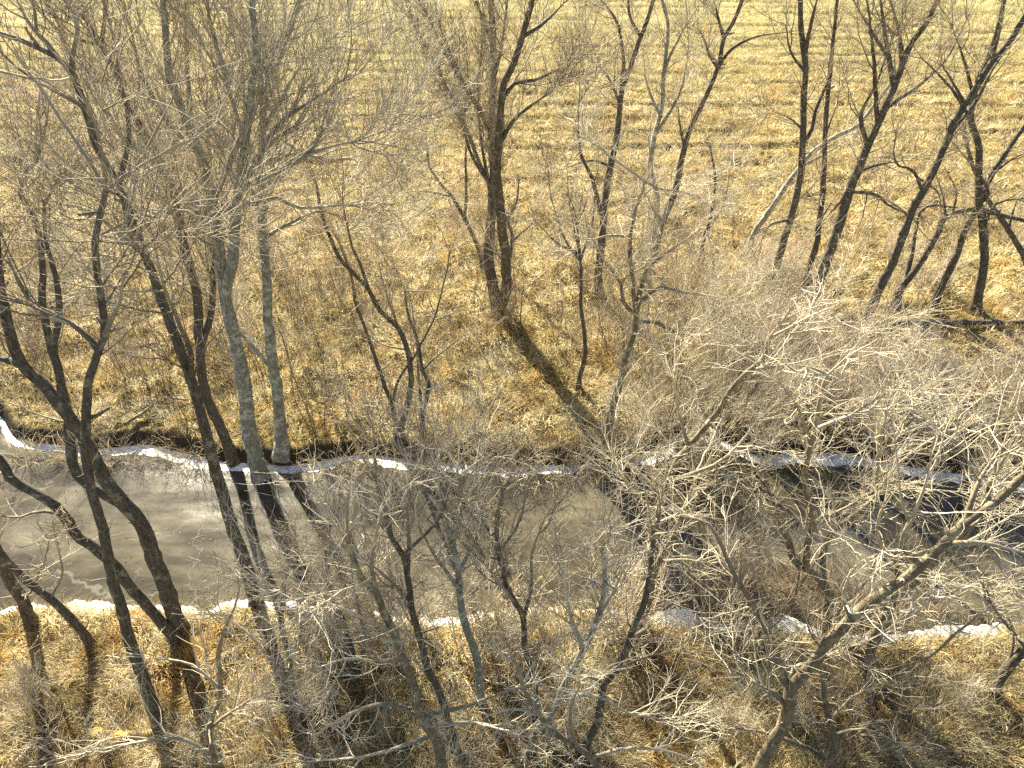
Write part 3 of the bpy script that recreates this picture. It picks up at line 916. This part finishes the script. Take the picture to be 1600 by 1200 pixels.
# ---------------- right, near bank and over the ice
TT('bare_tree', 'big rough-barked tree at lower right with one long pale limb rising over the ice',
   [(1183, 1225), (1191, 1194), (1208, 1159), (1226, 1130), (1235, 1098), (1238, 1072), (1258, 1051), (1281, 1025), (1293, 1002), (1313, 984), (1331, 964), (1354, 945), (1383, 925), (1412, 905), (1442, 879), (1465, 859), (1480, 843), (1518, 808), (1550, 790), (1600, 745)],
   [([(1213, 1060), (1238, 1037), (1267, 1022), (1290, 1008)], 9), ([(1235, 1110), (1214, 1086), (1191, 1075), (1165, 1060)], 10), ([(1235, 1080), (1220, 1048), (1211, 1013), (1202, 990), (1191, 964), (1172, 930), (1151, 896), (1140, 875), (1122, 833), (1105, 804), (1080, 795)], 14),
    ([(1480, 843), (1540, 850), (1600, 865)], 8), ([(1442, 879), (1410, 850), (1430, 800), (1450, 740)], 9), ([(1518, 808), (1530, 750), (1560, 700)], 8), ([(1331, 964), (1320, 930), (1330, 890)], 8)],
   w=27, w_end=10, mat=W_PALE, t0=.5, d1=1.2, d2=2.6, d3=5)
TT('bare_tree', 'forked dark tree at the bottom right with thin crossing limbs before the grass bank',
   [(1299, 1225), (1296, 1197), (1302, 1159), (1296, 1127), (1290, 1098), (1284, 1054), (1280, 1010)], [([(1294, 1190), (1267, 1156), (1237, 1139), (1179, 1115), (1130, 1110)], 10), ([(1296, 1127), (1330, 1090), (1350, 1080)], 6), ([(1302, 1150), (1350, 1140), (1400, 1160)], 5)], w=16, w_end=5, mat=W_DARK, t0=.3, d1=1.2, d2=2.4, d3=4.5)
TT('bare_tree', 'short thick dark trunk rooted between the two white shore-ice patches, leaning over the creek',
   [(1350, 1045), (1354, 1028), (1366, 1002), (1380, 972), (1396, 940), (1425, 912), (1442, 894), (1470, 868), (1500, 845), (1530, 800), (1555, 740)],
   [([(1396, 940), (1400, 880), (1370, 840), (1378, 790)], 11), ([(1470, 868), (1520, 840), (1580, 800)], 8), ([(1425, 912), (1470, 910), (1530, 930)], 6)], w=26, w_end=8, mat=W_PALE, t0=.35, d1=2.2, d2=3.2, d3=7)
TT('bare_tree', 'wide V-shaped dark tree with pale upper limbs before the ice right of centre',
   [(1303, 968), (1295, 935), (1283, 909), (1264, 892), (1241, 875), (1232, 844), (1227, 836), (1210, 807), (1203, 773), (1190, 730)],
   [([(1258, 888), (1262, 840), (1268, 815), (1260, 767), (1258, 719), (1270, 669), (1284, 610), (1291, 585)], 15), ([(1283, 909), (1286, 867), (1289, 853), (1298, 836), (1320, 816), (1350, 793), (1371, 771), (1396, 732), (1431, 704), (1480, 673)], 14), ([(1267, 830), (1283, 810), (1312, 799), (1345, 780)], 9),
    ([(1270, 669), (1326, 652), (1361, 641), (1417, 641)], 8), ([(1326, 652), (1345, 640), (1396, 610)], 6), ([(1266, 690), (1250, 645), (1238, 624), (1214, 596)], 7), ([(1371, 771), (1371, 722), (1376, 670), (1390, 620)], 8), ([(1371, 771), (1430, 765), (1500, 770)], 7), ([(1396, 732), (1400, 680), (1440, 620)], 6)],
   w=23, w_end=6, mat=W_PALE, t0=.4, d1=2.4, d2=3.4, d3=7)
TT('bare_tree', 'tall pale-limbed tree leaning right over the creek from the grass edge right of centre',
   [(994, 1000), (1000, 977), (1013, 933), (1020, 887), (1017, 850), (1028, 804), (1037, 776), (1045, 753), (1057, 722), (1077, 697), (1094, 677), (1123, 641), (1144, 606), (1172, 578), (1196, 557), (1200, 530)],
   [([(1018, 905), (1033, 870), (1053, 837), (1070, 790), (1090, 745)], 13), ([(1172, 578), (1231, 571), (1270, 560)], 6), ([(1045, 753), (1110, 730), (1150, 700), (1180, 660)], 8), ([(1077, 697), (1060, 640), (1050, 590)], 7), ([(1028, 804), (990, 770), (960, 730)], 8), ([(1033, 880), (1070, 875), (1100, 880)], 6)],
   w=20, w_end=6, mat=W_PALE, t0=.35, d1=2.4, d2=3.4, d3=7)
TT('bare_tree', 'leaning tree at bottom centre crossing behind a pale branch, with twin diagonal shadows beside it',
   [(905, 1182), (920, 1155), (933, 1133), (937, 1107), (943, 1073), (963, 1047), (980, 1007), (1000, 960), (1015, 900), (1020, 840)], [([(943, 1073), (910, 1050), (880, 1020)], 7), ([(963, 1047), (1010, 1020), (1050, 1010)], 6)], w=18, w_end=7, mat=W_DARK, t0=.5, d1=1.8, d2=2.8, d3=5)
TT('bare_tree', 'grey slanting tree at bottom centre with bright sunlit side branches',
   [(822, 1185), (840, 1143), (860, 1117), (877, 1083), (893, 1050), (913, 1013), (927, 987), (935, 960), (945, 910), (940, 860)], [([(850, 1130), (843, 1117), (830, 1090)], 5), ([(877, 1083), (900, 1087), (940, 1092), (960, 1112), (987, 1127), (1030, 1138)], 8), ([(913, 1013), (890, 960), (880, 900)], 8), ([(927, 987), (960, 920), (985, 870)], 7)], w=16, w_end=6, mat=W_GREY, t0=.35, d1=2.2, d2=3.2, d3=7)
TT('bare_tree', 'slender dark tree bending left near the shore ice below the middle of the creek',
   [(840, 1130), (836, 1080), (833, 1057), (823, 1027), (820, 990), (817, 963), (803, 940), (790, 910), (780, 870), (775, 820), (785, 770)], [([(817, 965), (830, 920), (830, 870), (850, 810)], 8), ([(803, 940), (770, 900), (740, 860)], 6), ([(780, 870), (810, 820), (820, 770)], 6)], w=15, w_end=6, mat=W_DARK, t0=.45, d1=2.4, d2=3.3, d3=7.5, up=.4)
TT('bare_tree', 'upright greyish tree before the ice, next to the left of the slender bent one',
   [(752, 1105), (750, 1075), (748, 1050), (738, 1008), (724, 962), (717, 920), (717, 885), (705, 850), (692, 800), (690, 750)], [([(717, 900), (740, 850), (760, 800), (765, 750)], 8), ([(717, 920), (680, 870), (655, 820)], 8), ([(705, 850), (720, 790), (715, 730)], 7)], w=19, w_end=7, mat=W_GREY, t0=.45, d1=2.4, d2=3.3, d3=7.5, up=.4)
TT('bare_tree', 'thick grey tree at the bottom with bursts of white sunlit twigs round its trunk',
   [(704, 1235), (689, 1193), (682, 1158), (657, 1116), (647, 1077), (629, 1025), (612, 983), (601, 962), (587, 927), (563, 900), (545, 850)],
   [([(587, 927), (580, 880), (590, 820)], 8), ([(629, 1025), (590, 1040), (550, 1030), (500, 1045)], 8), ([(657, 1116), (600, 1100), (540, 1120), (490, 1150)], 9), ([(660, 1125), (720, 1100), (780, 1070), (830, 1050)], 9), ([(670, 1150), (620, 1170), (560, 1185), (480, 1190)], 8), ([(612, 983), (560, 960), (520, 940), (480, 930)], 7), ([(665, 1140), (740, 1130), (810, 1150)], 8)],
   w=24, w_end=7, mat=W_PALE, t0=.3, d1=1.2, d2=2.4, d3=4.5)
TT('bare_tree', 'slim dark tree just right of the thick grey near tree, reaching up over the ice',
   [(712, 1165), (690, 1095), (671, 1049), (661, 1014), (650, 979), (643, 944), (636, 902), (629, 867), (612, 843), (601, 797), (590, 750)], [([(671, 1060), (655, 1040), (640, 1015)], 6), ([(636, 902), (640, 850), (635, 800), (650, 750)], 9), ([(629, 867), (680, 820), (700, 770)], 6), ([(643, 944), (600, 900), (560, 870)], 7)], w=17, w_end=6, mat=W_DARK, t0=.45, d1=2.4, d2=3.3, d3=7.5, up=.4)
TT('bare_tree', 'small double-stemmed tree on the near bank left of the thick grey near tree',
   [(560, 1060), (548, 1010), (535, 970), (520, 930), (510, 880), (515, 820)], [([(585, 1045), (570, 1000), (560, 950), (550, 890)], 8), ([(535, 970), (490, 930), (450, 900)], 6)], w=13, w_end=5, mat=W_DARK, t0=.3, d1=1.8, d2=3.0, d3=6.5, up=.3)
TT('bare_tree', 'low spreading tree with pale tangled twigs on the near bank left of the grey ones',
   [(470, 1120), (455, 1070), (450, 1020), (440, 970), (445, 910), (460, 850)], [([(455, 1070), (420, 1020), (390, 980), (350, 950)], 8), ([(450, 1020), (490, 970), (510, 900)], 7), ([(440, 970), (410, 900), (400, 850)], 7)], w=14, w_end=5, mat=W_PALE, t0=.25, d1=1.8, d2=3.0, d3=7)
TT('bare_tree', 'short thick trunk leaning out of the lower right corner of the photo', [(1556, 1090), (1560, 1068), (1575, 1045), (1600, 1015), (1640, 960), (1700, 880)], [([(1575, 1045), (1585, 1000), (1570, 950)], 6), ([(1600, 1015), (1560, 960), (1530, 900)], 7)], w=22, w_end=10, mat=W_DARK, t0=.25, d1=1.8, d2=2.8, d3=5)
TT('bare_tree', 'low pale sapling leaning right over the grass below the right white ice patch', [(1345, 1100), (1374, 1072), (1401, 1057), (1427, 1040), (1465, 1016), (1495, 990), (1530, 960)], [([(1401, 1057), (1450, 1060), (1500, 1070)], 5)], w=10, w_end=4, mat=W_PALE, t0=.25, d1=1.8, d2=2.6, d3=4.5)
TT('bare_tree', 'tree at the bottom centre-right with a long bright bare branch over the grass', [(955, 1260), (950, 1225), (923, 1187), (900, 1167), (870, 1147), (843, 1117), (820, 1080), (810, 1040)], [([(900, 1167), (890, 1120), (905, 1060)], 7), ([(923, 1187), (990, 1170), (1060, 1180), (1120, 1210)], 7), ([(843, 1117), (800, 1110), (760, 1120)], 6)], w=14, w_end=6, mat=W_PALE, t0=.3, d1=2.0, d2=2.8, d3=5)
TT('bare_tree', 'bushy tree low at the left bottom edge with thin pale twigs over the shadows', [(330, 1260), (335, 1200), (328, 1140), (345, 1080), (340, 1020), (360, 960)], [([(328, 1140), (380, 1100), (430, 1080)], 7), ([(335, 1180), (280, 1150), (200, 1160), (120, 1180)], 7), ([(345, 1080), (300, 1040), (260, 1030)], 6)], w=12, w_end=5, mat=W_PALE, t0=.25, d1=1.5, d2=2.6, d3=5)

# ---------------- shrubs, copied
hide = []
P_PINK = [shrub_mesh('shrub', W_PINK, 12, 2.6, .42, 3.4, 4.8, 2.5, up=.35, r0=.018) for _ in range(4)]
P_TAN = [shrub_mesh('shrub', W_PALE, 8, 2.8, .38, 2.8, 4.0, 2.0, up=.3, r0=.020) for _ in range(4)]
P_BRUSH = [shrub_mesh('shrub', W_BRUSH, 16, 1.3, .8, 4.0, 5.5, 4.0, up=.1, r0=.012) for _ in range(3)]
P_CANE = [shrub_mesh('bramble', W_STRAW, 18, 1.8, .75, 1.6, 3.0, 0, up=.2, r0=.011, arch=.42) for _ in range(3)]
P_SAP = [shrub_mesh('sapling', W_DARK, 4, 3.4, .25, 2.2, 3.0, 3.5, up=.35, r0=.024) for _ in range(4)]
P_RED = [shrub_mesh('sapling', W_RED, 6, 2.6, .3, 2.6, 3.2, 4.0, up=.4, r0=.018) for _ in range(3)]
PROTOS = P_PINK + P_TAN + P_BRUSH + P_CANE + P_SAP + P_RED


def zone(n, x0, x1, y0, y1):
    return [(random.uniform(x0, x1), random.uniform(y0, y1)) for _ in range(n)]


scatter(P_PINK, zone(28, 1150, 1350, 545, 690) + zone(32, 1350, 1680, 600, 705), 'pinkish tan shrub in the dense thicket on the far bank at right', 'shrub', 'shrubs of the pinkish thicket on the far bank', .8, 1.25)
scatter(P_TAN, zone(34, 1000, 1200, 470, 690), 'upright olive-tan shrub in the twiggy stand left of the pinkish thicket', 'shrub', 'shrubs of the olive twiggy stand', .8, 1.3)
scatter(P_TAN, zone(4, 1450, 1640, 740, 770) + zone(5, 960, 1080, 690, 725), 'pale shrub leaning over the ice from the far shore', 'shrub', 'pale shrubs along the far shore')
scatter(P_CANE, [(x, 705 + random.uniform(-14, 6)) for x in range(10, 360, 24)] + [(x, 722 + random.uniform(-22, 6)) for x in range(430, 950, 30)], 'straw-coloured bramble arching over the dark far bank', 'bramble', 'brambles along the far bank', .6, 1.1)
scatter(P_BRUSH, [(1085, 905), (1130, 935), (1165, 900), (1210, 940), (1245, 925), (1190, 955), (1110, 950), (1290, 950), (1330, 940), (1410, 925), (1460, 935), (1380, 960)], 'dark brown brush lying over the ice at the near shore', 'brush', 'brown brush on the near ice edge', .7, 1.2)
scatter(P_BRUSH, zone(6, 960, 1120, 740, 780) + zone(8, 860, 1000, 690, 730), 'dark brown brush at the far edge of the ice', 'brush', 'brown brush on the far ice edge', .6, 1.1)
scatter(P_TAN + P_PINK, zone(13, 400, 1010, 962, 1005) + zone(2, 400, 1000, 1030, 1120), 'bare tan shrub on the near bank among the tree trunks', 'shrub', 'tan shrubs on the near bank', .8, 1.45)
scatter(P_SAP, zone(52, 470, 790, 400, 690) + zone(22, 790, 960, 380, 560), 'thin dark sapling on the golden grass left of centre', 'sapling', 'saplings on the golden grass', .6, 1.1)
scatter(P_RED, zone(30, 0, 260, 380, 600) + zone(18, 400, 600, 330, 470), 'reddish brown sapling on the grass behind the left trees', 'sapling', 'reddish saplings behind the left trees', .7, 1.2)
scatter(P_RED, zone(14, 820, 1160, 330, 430) + zone(8, 1300, 1600, 300, 420), 'slender reddish sapling at the edge of the open field', 'sapling', 'reddish saplings at the field edge', .6, 1.1)
scatter(P_PINK, zone(14, 1080, 1260, 430, 530) + zone(4, 1240, 1360, 520, 560), 'low pinkish shrub round the feet of the trees at right', 'shrub', 'low shrubs under the right trees', .6, 1.0)
scatter(P_SAP, zone(5, 990, 1600, 1020, 1200), 'dark sapling on the near grass at lower right', 'sapling', 'saplings on the near grass at right', .5, .9)
scatter(P_CANE, zone(7, 0, 420, 1090, 1200) + zone(4, 420, 900, 1120, 1220), 'straw-coloured bramble sprawling on the near grass at the bottom left', 'bramble', 'brambles on the near grass', .5, .9)
scatter(P_CANE, [(x, 985 + random.uniform(-10, 14)) for x in range(1010, 1600, 45)], 'straw bramble at the grass lip of the near shore', 'bramble', 'brambles along the near shore', .5, .8)
scatter(P_SAP, zone(26, 250, 470, 410, 660) + zone(20, 940, 1120, 430, 640), 'thin dark sapling in the grass between the larger far-bank trunks', 'sapling', 'saplings between the far-bank trunks', .7, 1.3)
scatter(P_TAN, zone(3, 420, 1010, 985, 1180), 'pale bushy sapling on the near bank before the frozen creek', 'sapling', 'pale saplings on the near bank', .9, 1.5)
scatter(P_TAN, zone(5, 0, 420, 1020, 1200) + zone(4, 1020, 1600, 1030, 1200), 'thin pale sapling standing on the sunlit near grass', 'sapling', 'pale saplings on the sunlit near grass', .6, 1.1)
scatter(P_BRUSH, zone(9, 1070, 1340, 890, 965), 'tangled brown brush heaped at the water edge right of centre', 'brush', 'heaped brown brush at the water edge', .8, 1.2)
scatter(P_PINK, zone(12, 620, 1100, 260, 420) + zone(8, 1180, 1600, 380, 480), 'wispy pinkish shrub where the trees meet the field', 'shrub', 'wispy shrubs at the field margin', .6, 1.1)
scatter(P_SAP, zone(6, 1040, 1380, 945, 1000) + zone(5, 1010, 1330, 690, 716), 'dark crooked sapling leaning over the ice right of centre', 'sapling', 'dark saplings leaning over the ice', 1.1, 1.7)
scatter(P_TAN, zone(5, 300, 1150, 1100, 1250), 'bare sapling reaching up from the shaded grass at the bottom edge', 'sapling', 'saplings along the bottom edge', .8, 1.4)
for o in PROTOS:
    bpy.data.objects.remove(o)


# ---------------- fallen wood
def fallen(name, label, px, w, mat, twigs=True, z=0.12, kind='log'):
    pts = np.array([ground_at(*p) for p in px])
    pts[:, 2] = gz(pts[:, 0], pts[:, 1], False) + z
    P, L = resample(pts, max(8, int(L0(pts) / .25)))
    R = np.linspace(1, .55, len(P)) * w / 2 * math.hypot(pts[0, 1], CAM_H) / FPX
    b = Bag()
    b.add(P[None], R[None], 10, .05)
    if twigs:
        crown(b, P[None], R[None], 3.0, d1=1.2, d2=2.5, d3=3, t0=.2, l1=.3)
    o = b.build(name, mat, None, pts[0])
    o.location = pts[0]
    tag(o, label, kind)


def L0(p):
    return np.linalg.norm(np.diff(p, axis=0), axis=1).sum()


W_MOSS = wood_mat('mossy_log', (0.07, 0.05, 0.03), (0.16, 0.11, 0.05), (0.42, 0.30, 0.06), (0.3, 0.2, 0.1), (0.4, 0.3, 0.15), 0.45)
fallen('fallen_log', 'mossy yellow-topped fallen log lying across the grass at the bottom left', [(148, 1152), (190, 1158), (240, 1155), (292, 1150)], 20, W_MOSS, False, .22)
fallen('fallen_log', 'long dark fallen trunk lying level at the right edge behind the thicket', [(1372, 513), (1430, 514), (1500, 510), (1570, 511), (1640, 508)], 11, W_DARK, True, .3)
fallen('fallen_branch', 'pale curved fallen branch on the golden grass beside the big leaning tree', [(196, 668), (225, 650), (245, 638), (259, 629), (294, 631)], 6, W_PALE, True, .25, 'branch')
fallen('fallen_branch', 'dark branch lying in the shaded hollow behind the left trunks', [(150, 545), (190, 552), (235, 540), (270, 545)], 8, W_DARK, True, .15, 'branch')

fallen('fallen_branch', 'dark fallen branch on the golden grass below the twin-trunked tree', [(700, 600), (735, 612), (770, 640), (800, 650)], 5, W_DARK, True, .15, 'branch')
fallen('fallen_branch', 'pale forked branch lying on the grass at the lower right', [(1420, 1120), (1460, 1105), (1500, 1110), (1545, 1130)], 6, W_PALE, False, .2, 'branch')
fallen('fallen_branch', 'thin bleached branch frozen into the ice near the left far shore', [(270, 760), (300, 765), (340, 780), (372, 778)], 3, W_PALE, True, .06, 'branch')
fallen('fallen_branch', 'dark snapped branch lying on the grass at the bottom left corner', [(20, 1150), (60, 1130), (100, 1135), (135, 1110)], 7, W_DARK, True, .15, 'branch')
fallen('fallen_branch', 'dead limb lying on the bank between the two right white ice patches', [(1240, 1040), (1275, 1030), (1310, 1035), (1335, 1025)], 7, W_DARK, True, .15, 'branch')
